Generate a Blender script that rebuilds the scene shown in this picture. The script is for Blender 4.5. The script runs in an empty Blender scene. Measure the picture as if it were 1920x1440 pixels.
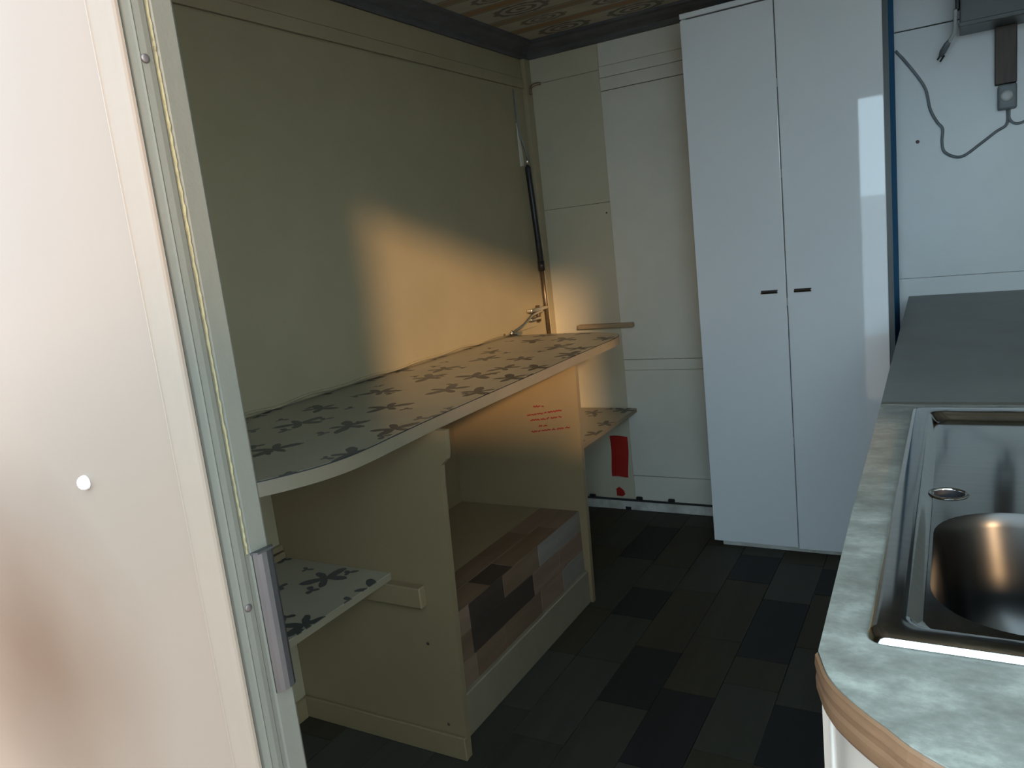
import bpy, bmesh, math, random
from mathutils import Vector, Matrix
random.seed(7)
scene = bpy.context.scene
C = scene.collection

# ------------------------------------------------------------------ camera
cam_d = bpy.data.cameras.new('camera'); cam = bpy.data.objects.new('camera', cam_d); C.objects.link(cam)
cam_d.sensor_width = 36.0; cam_d.lens = 36.0 * 1442.0 / 1920.0; cam_d.clip_start = 0.02; cam_d.clip_end = 200
EYE = Vector((0, 0, 1.24))
down = Vector((900, 7980, 1442)).normalized()          # vertical and depth directions seen from the lens
fwd = Vector((830, -355, 1442)); fwd = (fwd - down * fwd.dot(down)).normalized()
up = -down; rgt = fwd.cross(up)
M = Matrix((rgt, fwd, up))                             # lens axes -> place axes
rx, ry, rz = M @ Vector((1, 0, 0)), M @ Vector((0, -1, 0)), M @ Vector((0, 0, -1))
cam.matrix_world = Matrix(((rx.x, ry.x, rz.x, EYE.x), (rx.y, ry.y, rz.y, EYE.y), (rx.z, ry.z, rz.z, EYE.z), (0, 0, 0, 1)))
scene.camera = cam

# ------------------------------------------------------------------ sky, sun, exposure
w = bpy.data.worlds.new('overcast_sky'); scene.world = w; w.use_nodes = True
bg = w.node_tree.nodes['Background']; bg.inputs[0].default_value = (0.62, 0.845, 1.0, 1); bg.inputs[1].default_value = 8.4
sd = bpy.data.lights.new('hazy_sun', 'SUN'); sd.energy = 3.9; sd.angle = math.radians(4.0); sd.color = (1.0, 0.63, 0.32)
sun = bpy.data.objects.new('hazy_sun', sd); C.objects.link(sun)
sun.location = (4, -6, 3)
sun.rotation_euler = Vector((-0.76, 1.0, -0.30)).to_track_quat('-Z', 'Y').to_euler()
scene.view_settings.view_transform = 'Standard'; scene.view_settings.look = 'None'
scene.view_settings.exposure = 0.0; scene.view_settings.gamma = 1.0; scene.view_settings.use_curve_mapping = False

# ------------------------------------------------------------------ materials
class S:
    """a socket with arithmetic"""
    def __init__(s, nt, k): s.nt, s.k = nt, k
    def op(s, o, *a):
        n = s.nt.nodes.new('ShaderNodeMath'); n.operation = o
        for i, v in enumerate((s,) + a):
            if isinstance(v, S): s.nt.links.new(v.k, n.inputs[i])
            else: n.inputs[i].default_value = v
        return S(s.nt, n.outputs[0])
    def __add__(s, o): return s.op('ADD', o)
    def __sub__(s, o): return s.op('SUBTRACT', o)
    def __mul__(s, o): return s.op('MULTIPLY', o)
    def __truediv__(s, o): return s.op('DIVIDE', o)
    def lt(s, o): return s.op('LESS_THAN', o)
    def gt(s, o): return s.op('GREATER_THAN', o)
    def mx(s, o): return s.op('MAXIMUM', o)

def newmat(name, col, rough=0.5, metal=0.0, spec=0.5):
    m = bpy.data.materials.new(name); m.use_nodes = True
    b = m.node_tree.nodes['Principled BSDF']
    b.inputs['Base Color'].default_value = (*col, 1); b.inputs['Roughness'].default_value = rough
    b.inputs['Metallic'].default_value = metal; b.inputs['Specular IOR Level'].default_value = spec
    return m, m.node_tree, b

def coords(nt, kind='Object'):
    t = nt.nodes.new('ShaderNodeTexCoord'); return t.outputs[kind]
def noise(nt, vec, scale, detail=4, rough=0.55, stretch=None):
    if stretch:
        mp = nt.nodes.new('ShaderNodeMapping'); mp.inputs['Scale'].default_value = stretch
        nt.links.new(vec, mp.inputs['Vector']); vec = mp.outputs[0]
    n = nt.nodes.new('ShaderNodeTexNoise'); n.inputs['Scale'].default_value = scale
    n.inputs['Detail'].default_value = detail; n.inputs['Roughness'].default_value = rough
    nt.links.new(vec, n.inputs['Vector']); return n.outputs['Fac']
def ramp(nt, fac, stops):
    r = nt.nodes.new('ShaderNodeValToRGB'); e = r.color_ramp.elements
    while len(e) < len(stops): e.new(0.5)
    for i, (p, c) in enumerate(stops): e[i].position = p; e[i].color = (*c, 1)
    nt.links.new(fac, r.inputs[0]); return r.outputs[0]
def mix(nt, fac, a, b):
    n = nt.nodes.new('ShaderNodeMix'); n.data_type = 'RGBA'
    for sock, v in ((n.inputs[0], fac), (n.inputs[6], a), (n.inputs[7], b)):
        if isinstance(v, S): nt.links.new(v.k, sock)
        elif isinstance(v, (int, float)): sock.default_value = v
        elif isinstance(v, tuple): sock.default_value = (*v, 1)
        else: nt.links.new(v, sock)
    return n.outputs[2]
def bump(nt, b, h, strength=0.2, dist=0.002):
    n = nt.nodes.new('ShaderNodeBump'); n.inputs['Strength'].default_value = strength; n.inputs['Distance'].default_value = dist
    nt.links.new(h, n.inputs['Height']); nt.links.new(n.outputs[0], b.inputs['Normal'])

def mottled(name, a, b_, scale=6, rough=0.5, metal=0.0, spec=0.5, bstr=0.0, bscale=60, stretch=None):
    m, nt, b = newmat(name, a, rough, metal, spec); co = coords(nt)
    f = noise(nt, co, scale, 5, 0.6, stretch)
    nt.links.new(ramp(nt, f, [(0.3, a), (0.7, b_)]), b.inputs['Base Color'])
    if bstr: bump(nt, b, noise(nt, co, bscale, 3), bstr)
    return m

MAT = {}
MAT['cream'] = mottled('cream_wall_paint', (0.375, 0.314, 0.194), (0.34, 0.284, 0.172), 4, 0.45, bstr=0.12, bscale=30)
MAT['white'] = mottled('off_white_paint', (0.70, 0.67, 0.57), (0.65, 0.62, 0.52), 5, 0.4, bstr=0.08, bscale=40)
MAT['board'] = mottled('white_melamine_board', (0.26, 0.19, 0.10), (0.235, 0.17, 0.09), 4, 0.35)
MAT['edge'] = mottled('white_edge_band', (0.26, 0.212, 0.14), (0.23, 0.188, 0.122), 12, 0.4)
MAT['grimy'] = mottled('grimy_skirting_paint', (0.70, 0.68, 0.62), (0.38, 0.35, 0.30), 14, 0.5, bstr=0.1)
MAT['gloss'] = mottled('gloss_white_door', (0.84, 0.85, 0.85), (0.81, 0.82, 0.82), 2, 0.03)
MAT['blue'] = mottled('blue_film', (0.02, 0.19, 0.42), (0.015, 0.15, 0.34), 8, 0.75, 0.0, 0.1)
MAT['dark'] = mottled('dark_gap', (0.02, 0.02, 0.02), (0.03, 0.03, 0.03), 10, 0.7)
MAT['cornice'] = mottled('charcoal_cornice', (0.055, 0.055, 0.06), (0.10, 0.10, 0.105), 9, 0.6, stretch=(1, 1, 6))
def mat_skin():
    # cloudy blotch low beside the door: a hand's warm reflection painted into the colour
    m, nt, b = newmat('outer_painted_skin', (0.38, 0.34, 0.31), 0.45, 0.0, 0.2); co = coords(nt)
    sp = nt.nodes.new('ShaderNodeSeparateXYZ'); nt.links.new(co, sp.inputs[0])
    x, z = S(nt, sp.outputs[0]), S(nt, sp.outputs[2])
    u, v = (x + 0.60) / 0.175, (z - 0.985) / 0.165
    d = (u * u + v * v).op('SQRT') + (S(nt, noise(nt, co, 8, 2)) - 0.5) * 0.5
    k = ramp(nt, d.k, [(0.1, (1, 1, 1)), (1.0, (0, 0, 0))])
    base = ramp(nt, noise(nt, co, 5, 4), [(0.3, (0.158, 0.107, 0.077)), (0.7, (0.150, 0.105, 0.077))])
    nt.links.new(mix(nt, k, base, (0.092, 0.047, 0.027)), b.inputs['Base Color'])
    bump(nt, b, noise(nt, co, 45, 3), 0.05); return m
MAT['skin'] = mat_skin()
MAT['alu'] = mottled('dull_painted_aluminium', (0.122, 0.108, 0.082), (0.092, 0.083, 0.064), 14, 0.5, 0.0, 0.3, bstr=0.15, bscale=120, stretch=(1, 1, 0.12))
MAT['flange'] = mottled('chipped_flange_paint', (0.166, 0.118, 0.086), (0.155, 0.111, 0.080), 8, 0.45, 0.0, 0.2, bstr=0.12, bscale=90)
MAT['foam'] = mottled('yellowed_sealant', (0.21, 0.165, 0.078), (0.16, 0.13, 0.07), 30, 0.8, bstr=0.5, bscale=200)
MAT['steel'] = mottled('brushed_steel', (0.60, 0.61, 0.60), (0.52, 0.53, 0.525), 10, 0.09, 1.0, stretch=(1, 12, 1))
MAT['chrome'] = mottled('bright_steel', (0.75, 0.72, 0.66), (0.62, 0.60, 0.55), 12, 0.16, 1.0)
MAT['screw'] = mottled('rusty_screw', (0.16, 0.13, 0.12), (0.07, 0.05, 0.04), 60, 0.45, 0.7)
MAT['cap'] = mottled('white_plastic', (0.66, 0.65, 0.62), (0.60, 0.59, 0.56), 20, 0.3)
MAT['black'] = mottled('black_rubber', (0.012, 0.012, 0.014), (0.022, 0.022, 0.024), 20, 0.4)
MAT['bronze'] = mottled('tarnished_rod', (0.30, 0.22, 0.14), (0.18, 0.13, 0.09), 15, 0.35, 0.8)
MAT['tube'] = mottled('grey_cable', (0.24, 0.26, 0.265), (0.17, 0.185, 0.19), 15, 0.5)
MAT['hood'] = mottled('dark_grey_enamel', (0.10, 0.105, 0.10), (0.075, 0.08, 0.078), 5, 0.4)
MAT['brown'] = mottled('brown_wood_strip', (0.10, 0.066, 0.045), (0.055, 0.036, 0.026), 9, 0.55, stretch=(6, 6, 0.7))
MAT['tan'] = mottled('tan_batten', (0.36, 0.27, 0.16), (0.29, 0.21, 0.12), 10, 0.6, stretch=(1, 8, 8))
MAT['red'] = mottled('red_paper', (0.40, 0.012, 0.004), (0.32, 0.009, 0.004), 8, 0.6)
MAT['ink'] = mottled('red_marker_ink', (0.30, 0.012, 0.012), (0.22, 0.01, 0.01), 20, 0.6)
MAT['lip'] = mottled('brown_wood_lipping', (0.18, 0.096, 0.052), (0.12, 0.062, 0.032), 12, 0.35, bstr=0.1, stretch=(1, 1, 9))
MAT['base'] = mottled('cabinet_cream_panel', (0.42, 0.34, 0.28), (0.39, 0.315, 0.26), 3, 0.4)
MAT['ground'] = mottled('terracotta_yard', (0.36, 0.20, 0.13), (0.24, 0.14, 0.10), 3, 0.9)
MAT['cold_white'] = mottled('cool_white_wall_board', (0.80, 0.80, 0.77), (0.75, 0.75, 0.72), 4, 0.35, bstr=0.08, bscale=30)
MAT['bowl'] = mottled('shaded_bowl_steel', (0.05, 0.048, 0.045), (0.035, 0.034, 0.032), 8, 0.3, 1.0)  # sink steel made darker: the bowl's blocked door reflection is in the colour
MAT['keeper'] = mottled('worn_keeper_steel', (0.13, 0.125, 0.125), (0.09, 0.085, 0.088), 25, 0.35, 0.9, stretch=(1, 1, 0.2))
MAT['locker'] = mottled('sun_block_pale_sheet', (0.72, 0.74, 0.74), (0.66, 0.68, 0.69), 3, 0.5)
MAT['strip'] = mottled('shaded_wall_board', (0.54, 0.49, 0.36), (0.49, 0.445, 0.32), 4, 0.4, bstr=0.08, bscale=30)  # off-white board toned down near the corner; the light's gradient is in the colour
MAT['fence'] = mottled('white_profiled_sheet', (0.80, 0.82, 0.83), (0.70, 0.73, 0.75), 2, 0.5)

def mat_floral():
    m, nt, b = newmat('floral_printed_film', (0.6, 0.6, 0.55), 0.35, 0.0, 0.25); co = coords(nt)
    def layer(sc, off, size, petals, keep):
        mp = nt.nodes.new('ShaderNodeMapping'); mp.inputs['Scale'].default_value = (sc, sc, 0); mp.inputs['Location'].default_value = off
        nt.links.new(co, mp.inputs['Vector'])
        v = nt.nodes.new('ShaderNodeTexVoronoi'); v.voronoi_dimensions = '2D'; v.inputs['Scale'].default_value = 1.0
        v.inputs['Randomness'].default_value = 0.55
        nt.links.new(mp.outputs[0], v.inputs['Vector'])
        sub = nt.nodes.new('ShaderNodeVectorMath'); sub.operation = 'SUBTRACT'
        nt.links.new(mp.outputs[0], sub.inputs[0]); nt.links.new(v.outputs['Position'], sub.inputs[1])
        sp = nt.nodes.new('ShaderNodeSeparateXYZ'); nt.links.new(sub.outputs[0], sp.inputs[0])
        sc2 = nt.nodes.new('ShaderNodeSeparateColor'); nt.links.new(v.outputs['Color'], sc2.inputs[0])
        x, y = S(nt, sp.outputs[0]), S(nt, sp.outputs[1]); r1, r2 = S(nt, sc2.outputs[0]), S(nt, sc2.outputs[1])
        ang = y.op('ARCTAN2', x) + r1 * 6.28
        rad = (x * x + y * y).op('SQRT')
        pet = (ang * petals).op('COSINE') * 0.34 + (ang * 2.0).op('SINE') * 0.16 + 0.62
        lim = pet * (r2 * 0.35 + 0.75) * size
        n = S(nt, noise(nt, co, 55, 2)) * 0.10 - 0.05
        return (rad + n).lt(lim) * r2.lt(keep), r1
    a, ra = layer(5.6, (0.2, 0.1, 0), 0.34, 5.0, 1.0)
    c, rc = layer(7.5, (3.3, 5.1, 0), 0.17, 3.0, 0.75)
    ink = mix(nt, ra, (0.035, 0.04, 0.04), (0.075, 0.08, 0.078))
    base = ramp(nt, noise(nt, co, 5), [(0.3, (0.36, 0.325, 0.235)), (0.7, (0.32, 0.29, 0.21))])
    nt.links.new(mix(nt, a.mx(c), base, ink), b.inputs['Base Color'])
    return m
MAT['floral'] = mat_floral()

def mat_ceiling():
    m, nt, b = newmat('ornamental_ceiling_vinyl', (0.4, 0.36, 0.28), 0.6); co = coords(nt)
    sp = nt.nodes.new('ShaderNodeSeparateXYZ'); nt.links.new(co, sp.inputs[0])
    x, y = S(nt, sp.outputs[0]), S(nt, sp.outputs[1])
    P = 0.36
    v = (y / P).op('FRACT')                                 # one repeat across the room
    band = lambda a, b_: v.gt(a) * v.lt(b_)
    u = (x / 0.30).op('FRACT') - 0.5
    def medallion(vc, rx_, ry_):
        d = ((u * 0.30 / rx_) * (u * 0.30 / rx_) + ((v - vc) * P / ry_) * ((v - vc) * P / ry_)).op('SQRT')
        ring = (d * 17.0).op('SINE').gt(0.1)
        ang = ((v - vc) * P / ry_).op('ARCTAN2', u * 0.30 / rx_)
        petal = (ang * 10.0).op('COSINE').gt(-0.2)
        return d.lt(1.0) * ring.mx(petal * d.gt(0.72))
    col = ramp(nt, noise(nt, co, 7), [(0.3, (0.46, 0.42, 0.33)), (0.7, (0.36, 0.33, 0.26))])
    col = mix(nt, band(0.02, 0.14), col, (0.30, 0.18, 0.085))
    col = mix(nt, band(0.15, 0.165).mx(band(0.0, 0.012)).mx(band(0.55, 0.565)).mx(band(0.70, 0.712)), col, (0.06, 0.055, 0.05))
    col = mix(nt, band(0.58, 0.69), col, (0.26, 0.19, 0.11))
    col = mix(nt, medallion(0.36, 0.115, 0.062) * 0.85, col, (0.085, 0.08, 0.07))
    col = mix(nt, medallion(0.85, 0.10, 0.042) * 0.85, col, (0.10, 0.095, 0.085))
    nt.links.new(col, b.inputs['Base Color']); return m
MAT['ceiling'] = mat_ceiling()

def mat_laminate():
    m, nt, b = newmat('grey_marble_laminate', (0.4, 0.42, 0.4), 0.35); co = coords(nt)
    f = noise(nt, co, 16, 8, 0.72, (1, 1.5, 1)); g = noise(nt, co, 40, 4, 0.6)
    col = ramp(nt, f, [(0.33, (0.105, 0.098, 0.078)), (0.5, (0.185, 0.180, 0.148)), (0.66, (0.32, 0.315, 0.265))])
    col = mix(nt, S(nt, g) * 0.3, col, (0.18, 0.18, 0.165))
    nt.links.new(col, b.inputs['Base Color']); return m
MAT['laminate'] = mat_laminate()
MAT['slate'] = mottled('dark_grey_worktop', (0.17, 0.17, 0.155), (0.135, 0.135, 0.125), 7, 0.45)

def wood(name, a, b_):
    m, nt, b = newmat(name, a, 0.6, 0.0, 0.22); co = coords(nt)
    f = noise(nt, co, 14, 6, 0.65, (1, 0.12, 1))
    nt.links.new(ramp(nt, f, [(0.3, a), (0.7, b_)]), b.inputs['Base Color']); bump(nt, b, f, 0.12, 0.0008)
    return m
FL = [wood('floor_grey_oak', (0.052, 0.050, 0.038), (0.036, 0.035, 0.026)), wood('floor_brown_oak', (0.052, 0.044, 0.028), (0.036, 0.030, 0.019)),
      wood('floor_pale_grey', (0.060, 0.058, 0.046), (0.044, 0.042, 0.033)), wood('floor_charcoal', (0.022, 0.021, 0.021), (0.015, 0.015, 0.0145))]
WB = [wood('box_walnut', (0.20, 0.125, 0.075), (0.12, 0.072, 0.042)), wood('box_dark_walnut', (0.07, 0.048, 0.034), (0.045, 0.03, 0.022)),
      wood('box_bleached', (0.27, 0.225, 0.185), (0.18, 0.145, 0.115)), wood('box_russet', (0.26, 0.17, 0.11), (0.17, 0.105, 0.065))]

# ------------------------------------------------------------------ helpers
def B(): return bmesh.new()
def box(bm, a, b):
    v = [bm.verts.new((x, y, z)) for x in (a[0], b[0]) for y in (a[1], b[1]) for z in (a[2], b[2])]
    for f in ((0, 1, 3, 2), (4, 6, 7, 5), (0, 4, 5, 1), (2, 3, 7, 6), (0, 2, 6, 4), (1, 5, 7, 3)): bm.faces.new([v[i] for i in f])
    return bm
def bevel(bm, w_, seg=2):
    bmesh.ops.recalc_face_normals(bm, faces=bm.faces)
    bmesh.ops.bevel(bm, geom=list(bm.edges), offset=w_, segments=seg, affect='EDGES', profile=0.6); return bm
def prism(bm, pts, axis, lo, hi):
    """polygon pts in the two other axes, pushed along axis from lo to hi"""
    def p3(p, h):
        return {'x': (h, p[0], p[1]), 'y': (p[0], h, p[1]), 'z': (p[0], p[1], h)}[axis]
    A = [bm.verts.new(p3(p, lo)) for p in pts]; Z = [bm.verts.new(p3(p, hi)) for p in pts]
    bm.faces.new(A); bm.faces.new(Z[::-1]); n = len(pts)
    for i in range(n): bm.faces.new((A[i], Z[i], Z[(i + 1) % n], A[(i + 1) % n]))
    bmesh.ops.recalc_face_normals(bm, faces=bm.faces); return bm
def smooth_path(P, n=8):
    P = [Vector(p) for p in P]; Q = [P[0] * 2 - P[1]] + P + [P[-1] * 2 - P[-2]]; out = []
    for i in range(1, len(Q) - 2):
        a, b_, c, d = Q[i - 1:i + 3]
        for k in range(n):
            t = k / n
            out.append(0.5 * ((2 * b_) + (c - a) * t + (2 * a - 5 * b_ + 4 * c - d) * t * t + (3 * b_ - a - 3 * c + d) * t ** 3))
    return out + [P[-1]]
def tube(bm, P, r, seg=10, radii=None):
    P = [Vector(p) for p in P]; rings = []
    for i, p in enumerate(P):
        d = (P[min(i + 1, len(P) - 1)] - P[max(i - 1, 0)]).normalized()
        a = d.cross(Vector((0.31, 0.2, 0.93))); a = (a if a.length > 0.05 else d.cross(Vector((1, 0, 0)))).normalized(); b_ = d.cross(a)
        rr = radii[i] if radii else r
        rings.append([bm.verts.new(p + (a * math.cos(2 * math.pi * k / seg) + b_ * math.sin(2 * math.pi * k / seg)) * rr) for k in range(seg)])
    for q, s in zip(rings, rings[1:]):
        for k in range(seg): bm.faces.new((q[k], q[(k + 1) % seg], s[(k + 1) % seg], s[k]))
    bm.faces.new(rings[0]); bm.faces.new(rings[-1][::-1]); bmesh.ops.recalc_face_normals(bm, faces=bm.faces); return bm
def dome(bm, c, n, r, h, seg=14):
    """screw head or rivet: a low dome at c looking along n"""
    n = Vector(n).normalized(); a = n.orthogonal().normalized(); b_ = n.cross(a); c = Vector(c); prev = None
    for k, (q, t) in enumerate(((1, -0.3), (1, 0.25), (0.85, 0.7), (0.5, 0.95))):
        ring = [bm.verts.new(c + (a * math.cos(2 * math.pi * i / seg) + b_ * math.sin(2 * math.pi * i / seg)) * r * q + n * h * t) for i in range(seg)]
        if prev:
            for i in range(seg): bm.faces.new((prev[i], prev[(i + 1) % seg], ring[(i + 1) % seg], ring[i]))
        prev = ring
    bm.faces.new(prev); bmesh.ops.recalc_face_normals(bm, faces=bm.faces); return bm
def obj(name, bm, mat, parent=None, smooth=False):
    me = bpy.data.meshes.new(name); bm.to_mesh(me); bm.free()
    for p in me.polygons: p.use_smooth = smooth
    me.materials.append(MAT[mat] if isinstance(mat, str) else mat)
    o = bpy.data.objects.new(name, me); C.objects.link(o)
    if parent:
        o.parent = parent
        if parent.type == 'EMPTY': o.matrix_parent_inverse = Matrix.Translation(-Vector(parent.location))
    return o
def empty(name, loc):
    o = bpy.data.objects.new(name, None); C.objects.link(o); o.location = loc; o.empty_display_size = 0.1; return o
def tag(o, label=None, cat=None, group=None, kind=None):
    for k, v in (('label', label), ('category', cat), ('group', group), ('kind', kind)):
        if v: o[k] = v
    return o
def struct(o, label=None, cat=None): return tag(o, label, cat, kind='structure')
def rrect(x0, y0, x1, y1, r, n=6):
    out = []
    for cx, cy, a0 in ((x1 - r, y1 - r, 0), (x0 + r, y1 - r, 90), (x0 + r, y0 + r, 180), (x1 - r, y0 + r, 270)):
        for k in range(n + 1):
            a = math.radians(a0 + 90 * k / n); out.append((cx + r * math.cos(a), cy + r * math.sin(a)))
    return out
def plate(bm, outer, holes, z0, z1):
    """flat slab with holes"""
    for z in (z0, z1):
        es = []
        for loop in [outer] + holes:
            vs = [bm.verts.new((x, y, z)) for x, y in loop]
            es += [bm.edges.new((vs[i], vs[(i + 1) % len(vs)])) for i in range(len(vs))]
        bmesh.ops.triangle_fill(bm, use_beauty=True, use_dissolve=False, edges=es, normal=(0, 0, 1))
    bm.verts.ensure_lookup_table(); h = len(bm.verts) // 2; k = 0
    for loop in [outer] + holes:
        n = len(loop)
        for i in range(n):
            a, b_ = k + i, k + (i + 1) % n
            bm.faces.new((bm.verts[a], bm.verts[b_], bm.verts[b_ + h], bm.verts[a + h]))
        k += n
    bmesh.ops.recalc_face_normals(bm, faces=bm.faces); return bm

LX, RX, FY, NY0, NY1, CZ = -1.60, 0.74, 3.13, 0.27, 0.305, 2.07      # room faces
JX, JX2, DT = -0.365, 0.70, 1.88                                      # doorway

# ------------------------------------------------------------------ the setting
fl = struct(obj('floor', box(B(), (LX - .03, NY0, -.05), (RX + .03, FY + .03, -.004)), 'dark'), 'dark plank floor of the narrow galley', 'floor')
# planks: columns 148 mm wide; some charcoal ones where the photograph shows them
W = 0.148; X0 = -1.005
dark_spans = {0: [(2.18, 2.385)], 1: [(1.715, 2.012)], 2: [(1.50, 1.825), (2.535, 2.755)], 3: [(2.05, 2.42)], -1: [(2.62, 2.95)], 4: [(1.60, 1.85), (2.5, 2.7)], -2: [(0.95, 1.2)]}
for col in range(-4, 8):
    x0 = max(X0 + col * W, LX); x1 = min(X0 + (col + 1) * W, 0.1)
    if x1 - x0 < 0.03: continue
    cuts = [NY1]; spans = dark_spans.get(col, [])
    bounds = [(a, b_, True) for a, b_ in spans]; y = NY1; segs = []
    for a, b_, _ in bounds + [(FY, FY, False)]:
        while a - y > 0.02:
            L = random.choice((0.2, 0.3, 0.3, 0.4))
            if a - (y + L) < 0.12: L = a - y
            segs.append((y, y + L, False)); y += L
        if b_ > a: segs.append((a, b_, True)); y = b_
    last = 0
    for a, b_, dk in segs:
        k = 3 if dk else random.choice([i for i in (0, 0, 1, 2) if i != last or random.random() < .3] or [0]); last = k
        g = 0.0012
        m_ = B(); box(m_, (x0 + g, a + g, -.006), (x1 - g, b_ - g, 0)); obj('plank', m_, FL[k], fl)

cl = struct(obj('ceiling', box(B(), (LX - .03, NY0, CZ), (RX + .03, FY + .03, CZ + .04)), 'ceiling'), 'ceiling covered in ornamental vinyl with stripes and round medallions', 'ceiling')
wl = struct(obj('wall_left', box(B(), (LX - .03, NY1, 0), (LX, FY + .03, CZ)), 'cream'), 'cream left wall behind the floral worktop', 'wall')
wf = struct(obj('wall_far', box(B(), (LX, FY, 0), (RX + .03, FY + .03, CZ)), 'white'), 'off-white panelled far wall behind the wardrobe', 'wall')
wr = struct(obj('wall_right', box(B(), (RX, NY1, 0), (RX + .03, FY, CZ)), 'white'), 'plain right wall beside the sink counter', 'wall')
# near wall with the doorway
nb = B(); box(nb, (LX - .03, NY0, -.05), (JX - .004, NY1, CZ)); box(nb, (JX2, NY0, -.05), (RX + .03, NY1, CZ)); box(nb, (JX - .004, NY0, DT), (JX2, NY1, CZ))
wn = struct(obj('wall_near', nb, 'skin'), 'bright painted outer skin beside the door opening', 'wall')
obj('screw_cap', dome(B(), (-.481, NY0, 1.122), (0.2, -1, 0.1), .0048, .0045), 'cap', wn, True)['label'] = 'small white domed screw cap'

# door frame
df = struct(empty('door_1', (JX, NY0, 0)), 'grey aluminium door frame with latch keeper beside the bright outer skin', 'door frame')
def strip(name, pts, z0, z1, mat, sm=False):
    return obj(name, prism(B(), pts, 'z', z0, z1), mat, df, sm)
fl_pts = [(-.3880, .2700), (-.3874, .2691), (-.3864, .2689), (-.3856, .2693), (-.370, .2693), (-.3662, .2692), (-.3645, .2698), (-.3640, .2712), (-.366, .273), (-.3880, .273)]
strip('flange', fl_pts, -.05, DT, 'flange')
jp = [(-.372, .2715), (-.3672, .2718), (-.3672, .2735), (-.3655, .2745), (-.3645, .2775), (-.3640, .2785), (-.3645, .2795), (-.3638, .2830), (-.3640, .2862), (-.3655, .2878), (-.3655, .2905), (-.3645, .2915), (-.3640, .3035), (-.3660, .3060), (-.372, .3060)]
strip('jamb_profile', jp, -.05, DT, 'alu')
P = []; n = 260
for i in range(n):
    z = 1.0 + i * (.88 / n)
    P.append((-.3652 + random.uniform(-.0002, .0002), .2891 + random.uniform(-.00018, .00018), z))
P2 = [(p[0], p[1], z) for p, z in zip(P, [1.078 + i * (.70 / n) for i in range(n)])]
obj('sealant_bead', tube(B(), P2, .0012, 6, [random.uniform(.0008, .0013) for _ in P2]), 'foam', df)
kp = [(-.3645, .2915), (-.3632, .2912), (-.3622, .2935), (-.3608, .2960), (-.3600, .2990), (-.3604, .3030), (-.3622, .3056), (-.3645, .3058)]
k_ = strip('strike_plate', kp, .986, 1.0765, 'keeper'); k_['label'] = 'bare steel latch keeper'
obj('plate_lip', prism(B(), [(-.3645, .2905), (-.3600, .2925), (-.3592, .3040), (-.3630, .3062)], 'z', 1.0765, 1.0778), 'keeper', k_)
for (y, z) in ((.2812, 1.356), (.2822, 1.047), (.2815, .70), (.2815, .35)):
    obj('screw', dome(B(), (-.3638, y, z), (1, -.1, 0), .0024, .0008), 'screw', df, True)
jr = prism(B(), [(JX2 - .003, NY0 - .002), (JX2 + .025, NY0 - .002), (JX2 + .025, NY0), (JX2, NY0), (JX2, NY1), (JX2 - .003, NY1)], 'z', -.05, DT)
obj('opposite_jamb', jr, 'alu', df)
obj('head_profile', prism(B(), [(NY0 - .002, DT + .02), (NY0 - .002, DT - .003), (NY1, DT - .003), (NY1, DT), (NY0, DT), (NY0, DT + .02)], 'x', JX, JX2), 'alu', df)
obj('threshold', prism(B(), [(NY0 - .01, -.02), (NY0 + .01, .004), (NY1 + .01, .004), (NY1 + .01, -.004), (NY0 - .01, -.05)], 'x', JX, JX2), 'alu', df)

# cornice: a dark moulded strip round the ceiling
cz = 2.008
prof = [(0, cz), (.012, cz), (.018, cz + .008), (.022, cz + .02), (.045, cz + .036), (.055, cz + .048), (.068, cz + .052), (.07, CZ), (0, CZ)]
struct(obj('trim_1', prism(B(), [(LX + a, b_) for a, b_ in prof], 'y', NY1, FY), 'cornice'), 'charcoal cornice along the left wall', 'cornice')
struct(obj('trim_2', prism(B(), [(FY - a, b_) for a, b_ in prof], 'x', LX + .0, RX), 'cornice'), 'charcoal cornice along the far wall', 'cornice')

# far wall boards: each panel stands a few millimetres proud, dark joints between
def panel(parent, name, x0, x1, z0, z1, t, mat):
    o = obj(name, bevel(box(B(), (x0, FY - t, z0), (x1, FY, z1)), .0012, 1), mat, parent); return o
obj('joint_backing', box(B(), (LX, FY - .0015, .03), (RX, FY, 1.93)), 'dark', wf)
for (x0, x1, z0, z1, t) in ((LX, -1.2642, 1.3745, 1.905, .0035), (LX, -1.2642, .048, 1.3730, .0035),
                            (-1.264, -.21, .694, 1.8180, .008), (-1.264, -.21, .6465, .6920, .0065), (-1.264, -.21, .164, .6455, .008), (-1.264, -.21, .048, .1615, .005),
                            (-1.264, -.21, 1.8205, 1.8700, .009), (-1.264, -.21, 1.872, 1.9155, .006), (-1.264, -.21, 1.9165, 2.008, .0035), (LX, -1.2642, 1.906, 2.008, .0045),
                            (-.2095, RX, .04, .9635, .004), (-.2095, RX, .9645, 1.804, .006), (-.2095, RX, 1.8075, 2.008, .009)):
    panel(wf, 'wall_panel', x0, x1, z0, z1, t, 'cold_white' if x0 > -.25 else 'white' if x0 > -1.5 else 'strip')
bb = struct(obj('baseboard_far', bevel(box(B(), (LX, FY - .014, 0), (-.83, FY, .040)), .002, 1), 'grimy'), 'narrow grimy white skirting under the far wall', 'baseboard')
obj('crevice', box(B(), (LX, FY - .010, .040), (-.83, FY, .047)), 'dark', bb)
for p in ((-1.475, .050), (-1.245, .052), (-1.095, .052), (-1.30, .004)):
    obj('black_wedge', bevel(box(B(), (p[0] - .014, FY - .016, p[1] - .005), (p[0] + .016, FY - .004, p[1] + .012)), .003, 1), 'black', bb)
struct(obj('baseboard_left', bevel(box(B(), (LX, NY1, 0), (LX + .012, 1.365, .06)), .002, 1), 'board'), 'white skirting at the foot of the left wall', 'baseboard')
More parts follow.
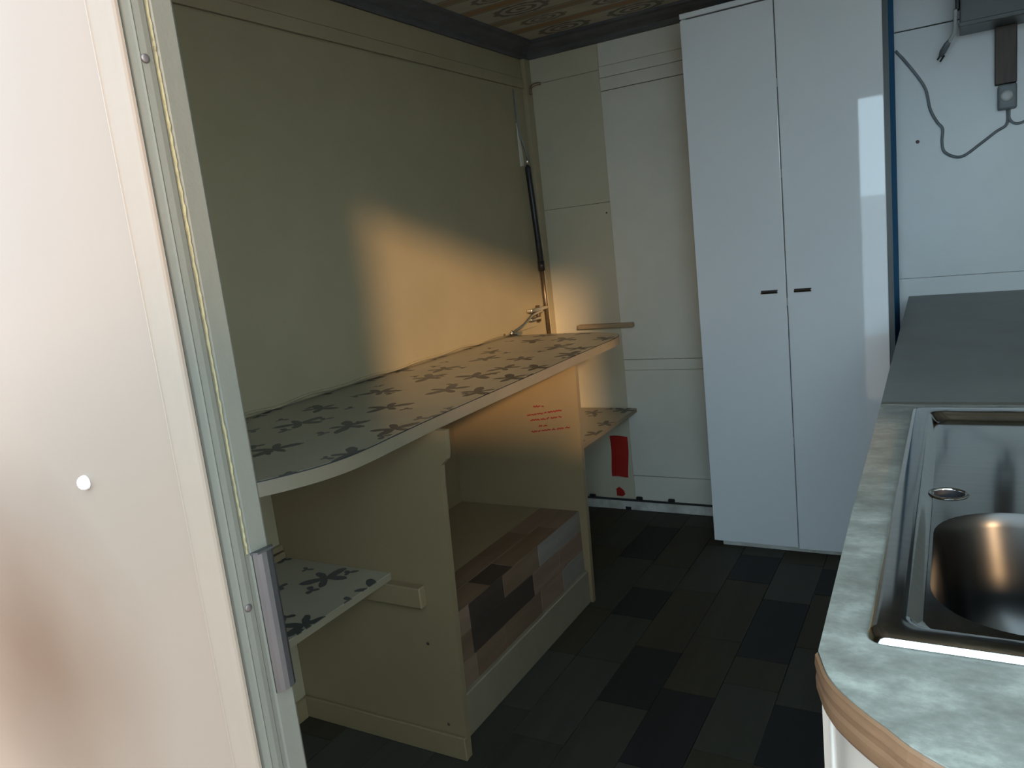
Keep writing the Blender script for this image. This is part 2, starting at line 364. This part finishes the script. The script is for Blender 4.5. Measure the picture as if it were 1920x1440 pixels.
# corner post and top rails on the left wall
struct(obj('trim_3', bevel(box(B(), (LX, 3.075, .045), (LX + .022, FY - .003, 2.008)), .003, 2), 'cream'), 'slim cream post in the far corner', 'post')
struct(obj('trim_4', bevel(box(B(), (LX, NY1, 1.888), (LX + .010, 3.075, 1.926)), .002, 2), 'cream'), 'narrow cream rail above the serving hatch', 'rail')
struct(obj('trim_5', bevel(box(B(), (LX, NY1, 1.928), (LX + .005, 3.075, 2.008)), .0015, 1), 'cream'), 'cream board between hatch rail and cornice', 'rail')

# ------------------------------------------------------------------ outside
gz = -.40
struct(tag(obj('ground', box(B(), (-14, -14, gz - .1), (14, 14, gz)), 'ground')), 'terracotta yard outside the doorway', 'ground')
fb = B(); prev = None; n = 220
for i in range(n + 1):
    x = -6 + 12 * i / n; ph = i % 8
    yy = -5.2 - (.03 if ph in (0, 1, 2, 3) else 0.0)
    a, b_ = fb.verts.new((x, yy, gz)), fb.verts.new((x, yy, gz + 1.75)); c, d = fb.verts.new((x, yy - .02, gz)), fb.verts.new((x, yy - .02, gz + 1.75))
    if prev:
        fb.faces.new((prev[0], a, b_, prev[1])); fb.faces.new((prev[2], prev[3], d, c)); fb.faces.new((prev[1], b_, d, prev[3]))
    prev = (a, b_, c, d)
bmesh.ops.recalc_face_normals(fb, faces=fb.faces)
tag(obj('yard_fence', fb, 'fence'), 'white profiled sheet fence mirrored in the glossy wardrobe door', 'fence')

lk = tag(empty('sun_block_locker', (.78, -.85, gz)), 'tall pale two-door locker added unseen behind the doorway to block low sun', 'locker')  # added out of view to keep low sun off the shelves and floor
obj('body', bevel(box(B(), (.37, -1.10, gz + .04), (1.20, -.70, 1.48)), .01, 2), 'locker', lk)
obj('roof', bevel(box(B(), (.355, -1.115, 1.48), (1.215, -.685, 1.52)), .012, 2), 'locker', lk)
for x0, x1, hx in ((.378, .783, .755), (.787, 1.192, .815)):
    d_ = obj('door', bevel(box(B(), (x0, -.70, gz + .07), (x1, -.688, 1.46)), .004, 1), 'locker', lk)
    obj('handle', bevel(box(B(), (hx - .006, -.688, .42), (hx + .006, -.675, .56)), .003, 1), 'chrome', d_)
for x in (.40, 1.17):
    for y in (-1.07, -.73): obj('foot', tube(B(), [(x, y, gz), (x, y, gz + .04)], .02, 10), 'black', lk)

# ------------------------------------------------------------------ serving hatch (left wall)
sh = tag(empty('serving_hatch', (LX, 1.0, .87)), 'large closed cream flap above the floral worktop', 'hatch')
obj('flap', bevel(box(B(), (LX + .0005, .55, .879), (LX + .008, 2.972, 1.884)), .004, 2), 'cream', sh)
seal = []
obj('hatch_side_gap', box(B(), (LX + .0005, 2.974, .879), (LX + .002, 3.074, 1.884)), 'cream', sh)
# bent beading of filler along the foot of the flap
P = [(LX + .010, 0.75 + i * .069, .884 + .003 * math.sin(i * 1.7) + .004 * random.random()) for i in range(29)]
obj('sealant_bead', tube(B(), smooth_path(P, 3), .004, 7), 'cream', sh, True)
gs = tag(empty('gas_strut', (-1.575, 3.04, .80)), 'black gas strut with tarnished rod standing in the far corner', 'gas strut')
a, b_, c = Vector((-1.572, 2.998, 1.562)), Vector((-1.572, 3.032, 1.145)), Vector((-1.575, 3.050, .80))
obj('cylinder', tube(B(), [a, a.lerp(b_, .02), a.lerp(b_, .98), b_], .0125, 14, [.009, .0125, .0125, .009]), 'black', gs, True)
obj('rod', tube(B(), [b_, c], .0075, 12), 'bronze', gs, True)
obj('rod_guide', tube(B(), [b_ + Vector((0, 0, .012)), b_ - Vector((0, 0, .03))], .0142, 12), 'black', gs, True)
obj('end_fitting', tube(B(), [a, a + Vector((0, -.002, .035))], .006, 10), 'chrome', gs, True)
# thin cord running down to the strut
cord = tag(obj('cord', tube(B(), smooth_path([(-1.589, 2.975, 1.872), (-1.585, 2.972, 1.80), (-1.584, 2.975, 1.716), (-1.582, 3.000, 1.65), (-1.578, 3.020, 1.60), (-1.572, 3.012, 1.575), (-1.570, 2.999, 1.586)]), .0035, 8), 'tube', None, True), 'thin dark cord hanging down to the black gas strut', 'cord')
# white angled flashing strip beside it
obj('flashing', prism(B(), [(2.974, 1.74), (2.998, 1.60), (2.996, 1.565), (2.974, 1.562)], 'x', LX + .006, LX + .012), 'white', sh)
# pipe elbow high in the corner
hk = tag(obj('pipe_hook', tube(B(), smooth_path([(-1.572, 3.10, 1.862), (-1.572, 3.10, 1.888), (-1.566, 3.108, 1.899), (-1.545, 3.116, 1.904), (-1.535, 3.124, 1.904)], 5), .006, 10), 'bronze', None, True), 'small brown bent hook high in the far corner', 'hook')
# bent latch handle at the foot of the hatch
lh = tag(empty('latch_handle', (-1.58, 2.9, .87)), 'bright bent metal latch handle just above the far end of the worktop', 'latch')
obj('lever', tube(B(), smooth_path([(-1.572, 2.700, .884), (-1.566, 2.730, .894), (-1.562, 2.80, .910), (-1.562, 2.865, .934), (-1.566, 2.93, .942), (-1.572, 3.0, .945)], 5), .0062, 10), 'chrome', lh, True)
obj('tip', tube(B(), smooth_path([(-1.572, 2.705, .896), (-1.566, 2.713, .884), (-1.560, 2.735, .880), (-1.560, 2.765, .879)], 4), .0065, 10), 'chrome', lh, True)
obj('top_lug', bevel(box(B(), (-1.588, 2.88, .948), (-1.560, 3.03, .962)), .004, 2), 'chrome', lh, True)
obj('bottom_lug', bevel(box(B(), (-1.588, 2.875, .912), (-1.562, 2.965, .922)), .004, 2), 'chrome', lh, True)
obj('pivot', tube(B(), [(-1.580, 2.972, .90), (-1.580, 2.972, .97)], .009, 12), 'bronze', lh, True)

# ------------------------------------------------------------------ serving counter with floral worktop
WZ = .876
sc_ = tag(empty('serving_counter', (-1.3, 1.8, 0)), 'white open-fronted counter with floral film worktop under the hatch', 'counter')
def worktop_outline(g=0.0):
    near = smooth_path([(LX + .001, .70 + g, 0), (-1.42, .705 + g, 0), (-1.26, .742 + g, 0), (-1.165 - g * .6, .808 + g * .8, 0), (-1.092 - g * .8, .900 + g * .5, 0), (-1.043 - g, .985 + g * .3, 0),
                        (-1.020 - g, 1.065, 0), (-1.018 - g, 1.15, 0), (-1.024 - g, 1.24, 0), (-1.033 - g, 1.45, 0), (-1.040 - g, 1.9, 0)], 6)
    far = smooth_path([(-1.046 - g, 2.2, 0), (-1.048 - g, 2.42, 0), (-1.050 - g, 2.54, 0), (-1.075 - g, 2.63 - g * .5, 0), (-1.15, 2.69 - g, 0), (-1.30, 2.72 - g, 0), (LX + .001, 2.73 - g, 0)], 6)
    return [(p.x, p.y) for p in near] + [(p.x, p.y) for p in far]
obj('worktop_board', prism(B(), worktop_outline(), 'z', WZ - .030, WZ - .0026), 'edge', sc_)
obj('film_edge', prism(B(), worktop_outline(.0006), 'z', WZ - .0026, WZ - .0006), 'dark', sc_)
tp = obj('floral_top', prism(B(), worktop_outline(.0022), 'z', WZ - .0006, WZ), 'floral', sc_); tp['label'] = 'white film printed with grey flowers'
nd = obj('divider_panel', prism(B(), [(LX, .0), (-1.058, .0), (-1.030, .72), (-1.026, .762), (-1.008, .778), (-1.004, .80), (-1.002, WZ - .030), (LX, WZ - .030)], 'y', 1.376, 1.394), 'board', sc_)
for (x, z) in ((-1.135, .30), (-1.105, .085), (-1.085, .035)):
    obj('screw', dome(B(), (x, 1.376, z), (0, -1, 0), .0045, .0012), 'screw', nd, True)
# foot strip along the bottom of the near panel
obj('foot_strip', bevel(box(B(), (LX, 1.366, .0), (-1.055, 1.376, .062)), .002, 1), 'board', nd)
d2 = obj('divider_panel', prism(B(), [(LX, 0), (-1.092, 0), (-1.074, WZ - .030), (LX, WZ - .030)], 'y', 2.235, 2.255), 'board', sc_)
# the wall side of the open compartments
obj('back_panel', box(B(), (LX + .0002, 1.394, .33), (LX + .012, 2.235, WZ - .030)), 'board', sc_)
def shelf(y0, y1, xf, z):
    s = obj('shelf', box(B(), (LX, y0, z - .018), (xf, y1, z - .0015)), 'edge', sc_)
    obj('floral_film', box(B(), (LX, y0, z - .0015), (xf - .001, y1, z)), 'floral', s); return s
shelf(.72, 1.376, -1.222, .476); shelf(2.255, FY - .008, -1.222, .476)
obj('batten', bevel(box(B(), (LX + .02, 1.350, .405), (-1.118, 1.376, .4575)), .003, 1), 'board', sc_)
obj('batten', bevel(box(B(), (LX + .012, .72, .405), (LX + .03, 1.35, .4575)), .003, 1), 'board', sc_)
obj('back_rail', bevel(box(B(), (LX, .72, .497), (LX + .012, 1.376, .513)), .002, 1), 'board', sc_)
obj('back_rail', bevel(box(B(), (LX, .72, .476), (LX + .018, 1.376, .494)), .002, 1), 'board', sc_)
# red marker scribble: five uneven lines of handwriting on the far divider
wb = B()
for (x0, x1, z0, z1, amp) in ((-1.245, -1.205, .695, .697, .006), (-1.275, -1.135, .663, .684, .005), (-1.265, -1.135, .646, .662, .005), (-1.232, -1.200, .625, .632, .008), (-1.262, -1.115, .606, .625, .005)):
    L = x1 - x0; n = int(L / .0022); run = []
    for i in range(n + 1):
        t = i / n; gap = random.random() < .14
        p = Vector((x0 + L * t + .0012 * math.sin(i * 1.9), 2.2345, z0 + (z1 - z0) * t + amp * .55 * math.sin(i * 1.35 + random.uniform(-.6, .6)) * random.uniform(.4, 1)))
        if gap and len(run) > 2: tube(wb, run, .0019, 5); run = []
        elif not gap: run.append(p)
    if len(run) > 2: tube(wb, run, .0019, 5)
ow = obj('red_handwriting', wb, 'ink', d2); ow['label'] = 'scrawled red marker writing'

# wheel arch box inside the open bay
wa = tag(empty('wheel_arch_box', (-1.35, 1.8, 0)), 'low wood-clad wheel arch box in the middle bay under the worktop', 'box')
BX, BT = -1.112, .332
obj('carcass', box(B(), (LX + .001, 1.395, .0), (BX - .006, 2.234, BT - .006)), 'dark', wa)
obj('white_top_board', box(B(), (LX + .012, 1.395, BT - .006), (-1.262, 2.234, BT)), 'board', wa)
obj('kick_board', bevel(box(B(), (BX - .006, 1.395, .0), (BX + .012, 2.2345, .118)), .003, 1), 'edge', wa)
rows = [(.118, .19), (.19, .262), (.262, BT)]
tones = [[3, 0, 0, 3, 2], [0, 1, 1, 3, 3], [3, 1, 0, 2, 2]]
for (z0, z1), tn in zip(rows, tones):
    ys = [1.395] + sorted(1.395 + .84 * (k + random.uniform(-.25, .25)) / 5 for k in (1, 2, 3, 4)) + [2.2345]
    for k in range(5):
        obj('plank', bevel(box(B(), (BX - .006, ys[k] + .0006, z0 + .0006), (BX, ys[k + 1] - .0006, z1 - .0006)), .0008, 1), WB[tn[k]], wa)
for (x0, x1), tn in zip(((-1.262, -1.187), (-1.187, BX)), ([1, 0, 0, 3], [0, 1, 0, 3])):
    ys = [1.395] + sorted(1.395 + .84 * (k + random.uniform(-.25, .25)) / 4 for k in (1, 2, 3)) + [2.2345]
    for k in range(4):
        obj('plank', bevel(box(B(), (x0 + .0006, ys[k] + .0006, BT - .006), (x1 - .0006, ys[k + 1] - .0006, BT)), .0008, 1), WB[tn[k]], wa)

# red paper and scraps on the far wall
rp = B(); nx, nz = 6, 8; g = []
for j in range(nz + 1):
    row = []
    for i in range(nx + 1):
        u, v = i / nx, j / nz
        row.append((-1.362 + .079 * u + .006 * (1 - v) * u + .003 * math.sin(v * 5), FY - .0045 - .004 * math.sin(u * 2.6) * v - .006 * (v * v), .345 - .188 * v + .003 * math.sin(u * 4)))
    g.append(row)
for s_, flip in ((0, 1), (.0008, 0)):
    vs = [[rp.verts.new((p[0], p[1] - .0045 - s_, p[2])) for p in r] for r in g]
    for j in range(nz):
        for i in range(nx): rp.faces.new((vs[j][i], vs[j][i + 1], vs[j + 1][i + 1], vs[j + 1][i]))
bmesh.ops.recalc_face_normals(rp, faces=rp.faces)
tag(obj('red_paper', rp, 'red', None, True), 'bright red paper sheet stuck low on the far wall', 'paper')
tag(obj('red_scrap', prism(B(), [(-1.353, .095), (-1.338, .104), (-1.318, .088), (-1.312, .070), (-1.325, .060), (-1.352, .062)], 'y', FY - .008, FY - .0045), 'red'), 'small torn red scrap below the red paper', 'scrap')
tag(obj('wall_batten', bevel(box(B(), (-1.46, FY - .030, .838), (-1.20, FY - .006, .858)), .003, 1), 'tan'), 'short tan wooden batten on the far wall beyond the worktop', 'batten')
for (x, z) in ((-1.285, 1.33),): obj('nail', dome(B(), (x, FY - .003, z), (0, -1, 0), .004, .002), 'screw', wf)
obj('nail', dome(B(), (-.11, FY - .006, 1.435), (0, -1, 0), .006, .004), 'screw', wf)

# ------------------------------------------------------------------ wardrobe
WX0, WX1, WM, WY = -.826, -.192, -.511, 2.82
wd = tag(empty('wardrobe', ((WX0 + WX1) / 2, 2.97, 0)), 'tall glossy white two-door wardrobe against the far wall', 'wardrobe')
obj('side_panel', box(B(), (WX0, WY + .02, .03), (WX0 + .016, FY - .010, 1.95)), 'gloss', wd)
sp_ = obj('side_panel', box(B(), (WX1 - .012, WY + .0225, .03), (WX1 + .016, FY - .010, 1.944)), 'blue', wd)
obj('edge_strip', box(B(), (WX1 - .012, WY + .0195, .03), (WX1 + .0155, WY + .0225, 1.944)), 'hood', wd); sp_['label'] = 'deep blue side panel'
obj('top_board', bevel(box(B(), (WX0 - .002, WY + .004, 1.944), (WX1 + .003, FY - .010, 1.962)), .002, 1), 'gloss', wd)
obj('bottom_board', box(B(), (WX0 + .016, WY + .02, .03), (WX1 - .014, FY - .010, .046)), 'gloss', wd)
obj('back_board', box(B(), (WX0 + .016, FY - .016, .046), (WX1 - .014, FY - .010, 1.944)), 'gloss', wd)
obj('inner_partition', box(B(), (WM - .008, WY + .022, .046), (WM + .008, FY - .016, 1.944)), 'gloss', wd)
obj('plinth', bevel(box(B(), (WX0 + .03, WY + .012, .0), (WX1 - .02, WY + .03, .030)), .002, 1), 'grimy', wd)
def wdoor(x0, x1, ajar, hx):
    m_ = B(); box(m_, (x0, WY, .020), (x1, WY + .018, 1.938)); bevel(m_, .0022, 2)
    if ajar:
        h = Vector((x1, WY + .018, 0)); r = Matrix.Rotation(math.radians(ajar), 3, 'Z')
        for v in m_.verts: q = r @ (v.co - h); v.co = h + q
    d = obj('door', m_, 'gloss', wd)
    yo = WY - (0 if not ajar else math.tan(math.radians(ajar)) * (x1 - hx))
    m_ = B(); box(m_, (hx - .029, yo - .009, .971), (hx + .029, yo - .001, .979)); bevel(m_, .002, 2)
    hh = obj('handle', m_, 'steel', d); hh['label'] = 'thin metal finger pull'
    obj('handle_shadow_gap', box(B(), (hx - .028, yo - .0035, .979), (hx + .028, yo - .0005, .983)), 'dark', hh)
    return d
wdoor(WX0, WM - .0022, 0, -.570); dR = wdoor(WM + .0022, WX1, 1.6, -.457)
for z in (1.673, 1.378, .94, .434):
    obj('bumper', bevel(box(B(), (WM - .0018, WY - .004, z - .014), (WM + .0018, WY + .004, z + .014)), .0006, 1), 'cap', wd)

# ------------------------------------------------------------------ sink counter on the right
KZ = .90
front = [(-.096, .589), (-.104, .90), (-.113, 1.42)]
far_front = [(-.113, 1.42), (-.120, 1.745), (-.146, FY - .006)]
curve = smooth_path([(RX - .003, .335, 0), (.50, .345, 0), (.28, .368, 0), (.12, .412, 0), (-.005, .477, 0), (-.043, .508, 0), (-.068, .533, 0), (-.084, .556, 0), (-.096, .589, 0)], 5)
near_out = [(p.x, p.y) for p in curve] + front[1:]
outer = near_out + [(RX - .003, 1.42)]
SX0, SX1, SY0, SY1 = -.064, .43, .612, 1.388
kc = tag(empty('sink_cabinet', (.3, 1.2, 0)), 'cream base cabinet with curved end under the sink worktop', 'cabinet')
def inset(pts, d):
    out = []
    for i, p in enumerate(pts):
        a = Vector(pts[max(i - 1, 0)]); b2 = Vector(pts[min(i + 1, len(pts) - 1)]); t = (b2 - a).normalized()
        nrm = Vector((t.y, -t.x)); out.append((p[0] - nrm.x * -d * -1, p[1] - nrm.y * -d * -1))
    return out
body_edge = inset(near_out + far_front[1:], -.010)
body_edge = [(min(x, RX - .004), y) for x, y in body_edge]
# hollow shell: curved end panel + aisle side
def shell(pts, t, z0, z1):
    bm = B(); inn = inset(pts, -t)
    A = [[bm.verts.new((p[0], p[1], z)) for p in q] for q in (pts, inn) for z in (z0, z1)]
    for i in range(len(pts) - 1):
        bm.faces.new((A[0][i], A[0][i + 1], A[1][i + 1], A[1][i])); bm.faces.new((A[2][i], A[3][i], A[3][i + 1], A[2][i + 1]))
        bm.faces.new((A[1][i], A[1][i + 1], A[3][i + 1], A[3][i])); bm.faces.new((A[0][i], A[2][i], A[2][i + 1], A[0][i + 1]))
    bmesh.ops.recalc_face_normals(bm, faces=bm.faces); return bm
obj('curved_end_panel', shell(body_edge[:len(curve)], .012, .0, KZ - .036), 'base', kc)
obj('front_panel', shell(body_edge[len(curve) - 1:], .012, .0, KZ - .036), 'base', kc)
ce = body_edge[len(curve) - 1]
obj('corner_bead', tube(B(), [(ce[0] - .001, ce[1] - .002, 0), (ce[0] - .001, ce[1] - .002, KZ - .037)], .003, 8), 'base', kc, True)
obj('nail', tube(B(), [(ce[0] - .002, ce[1] - .002, .742), (ce[0] - .012, ce[1] - .006, .745)], .0012, 6), 'chrome', kc)
for (y0, y1) in ((.64, 1.22), (1.25, 1.85), (1.88, 2.48), (2.51, 3.08)):
    xx = lambda y: -.096 - (y - .589) * .0197 + .010
    m_ = B()
    v = [(xx(y0) - .016, y0), (xx(y0), y0), (xx(y1), y1), (xx(y1) - .016, y1)]
    dr = obj('door', prism(m_, v, 'z', .07, KZ - .06), 'base', kc)
    obj('knob', dome(B(), (xx(y1 - .05) - .016, y1 - .05, .70), (-1, 0, 0), .012, .016), 'chrome', dr, True)
kw = tag(empty('sink_worktop', (.3, 1.0, KZ)), 'grey marbled laminate worktop with curved wooden lipping', 'worktop')
hole = rrect(SX0 + .012, SY0 + .012, SX1 - .012, SY1 - .012, .03)
obj('laminate_slab', plate(B(), outer, [hole], KZ - .034, KZ), 'laminate', kw)
lp = near_out[:len(curve) + 0]
def lipping(pts, z0, z1, bulge):
    bm = B(); prev = None
    prof_ = [(0.0005, z1), (bulge, z1 - .002), (bulge * 1.25, z1 - .010), (bulge * .8, z1 - .017), (bulge * 1.1, (z0 + z1) / 2 - .004), (bulge, z0 + .004), (.0005, z0)]
    for i, p in enumerate(pts):
        a = Vector(pts[max(i - 1, 0)]); c2 = Vector(pts[min(i + 1, len(pts) - 1)]); t = (c2 - a).normalized(); nrm = Vector((-t.y, t.x)) * -1
        if nrm.y > 0.3 or (abs(nrm.y) <= .3 and nrm.x > 0): nrm = -nrm
        ring = [bm.verts.new((p[0] + nrm.x * d, p[1] + nrm.y * d, z)) for d, z in prof_]
        if prev:
            for k in range(len(ring)): bm.faces.new((prev[k], ring[k], ring[(k + 1) % len(ring)], prev[(k + 1) % len(ring)]))
        else: bm.faces.new(ring)
        prev = ring
    bm.faces.new(prev[::-1]); bmesh.ops.recalc_face_normals(bm, faces=bm.faces); return bm
obj('wooden_lipping', lipping(lp, KZ - .036, KZ - .0012, .0025), 'lip', kw)['label'] = 'brown wooden edge lipping'
fw_ = tag(obj('far_worktop', prism(B(), far_front + [(RX - .003, FY - .006), (RX - .003, 1.42)], 'z', KZ - .034, KZ + .0006), 'slate'), 'dark grey worktop section between the sink and the far wall', 'worktop')
obj('joint_strip', bevel(box(B(), (-.112, 1.4205, KZ + .0006), (RX - .003, 1.440, KZ + .0028)), .001, 2), 'alu', fw_)

# sink: pressed steel tray with a drainer deck, tap hole and one bowl
sk = tag(empty('sink', (.18, 1.0, KZ)), 'stainless steel inset sink with rounded bowl and bare tap hole', 'sink')
def loops(bm, Ls):
    prev = None
    for pts, z in Ls:
        ring = [bm.verts.new((x, y, z)) for x, y in pts]
        if prev:
            for i in range(len(ring)): bm.faces.new((prev[i], prev[(i + 1) % len(ring)], ring[(i + 1) % len(ring)], ring[i]))
        prev = ring
    return prev
RR = lambda d, r: rrect(SX0 + d, SY0 + d, SX1 - d, SY1 - d, r, 8)
bm = B()
last = loops(bm, [(RR(.000, .014), KZ + .0008), (RR(.001, .014), KZ + .004), (RR(.004, .014), KZ + .0068), (RR(.008, .014), KZ + .0075), (RR(.022, .014), KZ + .0058),
                  (RR(.026, .016), KZ + .006), (RR(.029, .018), KZ + .0045), (RR(.034, .022), KZ - .004), (RR(.040, .024), KZ - .0055)])
bmesh.ops.recalc_face_normals(bm, faces=bm.faces)
obj('rim', bm, 'steel', sk, True)
bowl = lambda d, r: rrect(-.022 + d, .668 + d, .36 - d, .945 - d, r, 10)
tap = lambda r: [(-.009 + r * math.cos(2 * math.pi * k / 28), .997 + r * math.sin(2 * math.pi * k / 28)) for k in range(28)]
bm = B(); es = []
for loop in (RR(.039, .024), bowl(0, .075), tap(.0175)):
    vs = [bm.verts.new((x, y, KZ - .0052)) for x, y in loop]; es += [bm.edges.new((vs[i], vs[(i + 1) % len(vs)])) for i in range(len(vs))]
bmesh.ops.triangle_fill(bm, use_beauty=True, edges=es, normal=(0, 0, 1)); bmesh.ops.recalc_face_normals(bm, faces=bm.faces)
for f in bm.faces:
    if f.normal.z < 0: f.normal_flip()
dk = obj('drainer_deck', bm, 'steel', sk)
bm = B()
last = loops(bm, [(bowl(0, .075), KZ - .0052), (bowl(.002, .074), KZ - .008), (bowl(.006, .072), KZ - .02), (bowl(.016, .07), KZ - .10), (bowl(.026, .068), KZ - .135), (bowl(.045, .06), KZ - .150), (bowl(.08, .045), KZ - .155)])
bm.faces.new(last[::-1]); bmesh.ops.recalc_face_normals(bm, faces=bm.faces)
for f in bm.faces: f.normal_flip()
bw = obj('bowl', bm, 'bowl', sk, True)
obj('drain', dome(B(), (.17, .81, KZ - .1555), (0, 0, 1), .035, .003, 24), 'chrome', bw, True)
bm = B(); loops(bm, [(tap(.0215), KZ - .0050), (tap(.0205), KZ - .0036), (tap(.0175), KZ - .0040), (tap(.0172), KZ - .006)])
bmesh.ops.recalc_face_normals(bm, faces=bm.faces); obj('tap_hole_collar', bm, 'steel', sk, True)
bm = B(); loops(bm, [(tap(.0172), KZ - .0058), (tap(.0170), KZ - .073)]); bmesh.ops.recalc_face_normals(bm, faces=bm.faces); obj('tap_hole_sleeve', bm, 'black', sk, True)
obj('tap_hole_plug', prism(B(), tap(.0168), 'z', KZ - .075, KZ - .072), 'dark', sk)

# ------------------------------------------------------------------ hood, socket strip and cables on the far wall
hd = tag(empty('extractor_box', (.2, 2.95, 1.76)), 'dark grey metal box hung high on the far wall above the counter', 'box')
obj('housing', bevel(box(B(), (.018, 2.90, 1.752), (.62, FY - .010, 2.05)), .004, 2), 'hood', hd)
obj('bottom_lip', bevel(box(B(), (.014, 2.895, 1.742), (.62, 2.91, 1.756)), .002, 1), 'hood', hd)
obj('side_catch', bevel(box(B(), (.006, 2.93, 1.80), (.018, 2.955, 1.85)), .003, 1), 'black', hd)
pl = tag(empty('hanging_plug', (.0, 3.0, 1.70)), 'pale cable end with dark plug hanging from the grey box corner', 'plug')
obj('cable', tube(B(), smooth_path([(.006, 2.925, 1.80), (.006, 2.945, 1.775), (.004, 2.975, 1.750), (-.004, 3.0, 1.735), (-.016, 3.02, 1.718)]), .006, 10), 'cap', pl, True)
obj('plug_body', tube(B(), [(-.010, 3.01, 1.728), (-.018, 3.02, 1.718), (-.030, 3.04, 1.702), (-.036, 3.05, 1.692)], .01, 10, [.006, .0095, .010, .007]), 'tube', pl, True)
obj('pin', tube(B(), [(-.034, 3.045, 1.697), (-.046, 3.055, 1.682)], .0028, 8), 'black', pl)
obj('pin', tube(B(), [(-.026, 3.045, 1.690), (-.038, 3.055, 1.675)], .0028, 8), 'black', pl)
tag(obj('wooden_upright', bevel(box(B(), (.116, 3.085, 1.575), (.176, FY - .0055, 1.752)), .002, 1), 'brown'), 'dark brown wooden upright below the grey box', 'upright')
ad = tag(empty('socket_adapter', (.15, 3.09, 1.49)), 'white plug adapter under the brown upright with cable below', 'adapter')
obj('body', bevel(box(B(), (.124, 3.075, 1.495), (.176, FY - .0055, 1.572)), .006, 2), 'tube', ad, True)
obj('face', dome(B(), (.148, 3.075, 1.535), (0, -1, 0), .018, .010, 18), 'cap', ad, True)
tag(obj('power_cable', tube(B(), smooth_path([(-.172, 3.112, 1.745), (-.146, 3.112, 1.710), (-.11, 3.112, 1.655), (-.082, 3.112, 1.60), (-.070, 3.112, 1.535), (-.050, 3.112, 1.490), (-.034, 3.112, 1.465), (-.036, 3.112, 1.425), (-.030, 3.112, 1.390), (.0, 3.112, 1.368), (.030, 3.112, 1.368), (.075, 3.112, 1.398), (.12, 3.112, 1.43), (.150, 3.112, 1.450), (.152, 3.112, 1.496)], 6), .0046, 9), 'tube', None, True), 'grey cable drooping from the blue wardrobe side to the adapter', 'cable')
tag(obj('branch_cable', tube(B(), smooth_path([(.156, 3.108, 1.496), (.158, 3.108, 1.462), (.180, 3.108, 1.446), (.22, 3.108, 1.46), (.30, 3.108, 1.50), (.38, 3.108, 1.62)], 6), .004, 9), 'tube', None, True), 'short dark cable running right from under the adapter', 'cable')
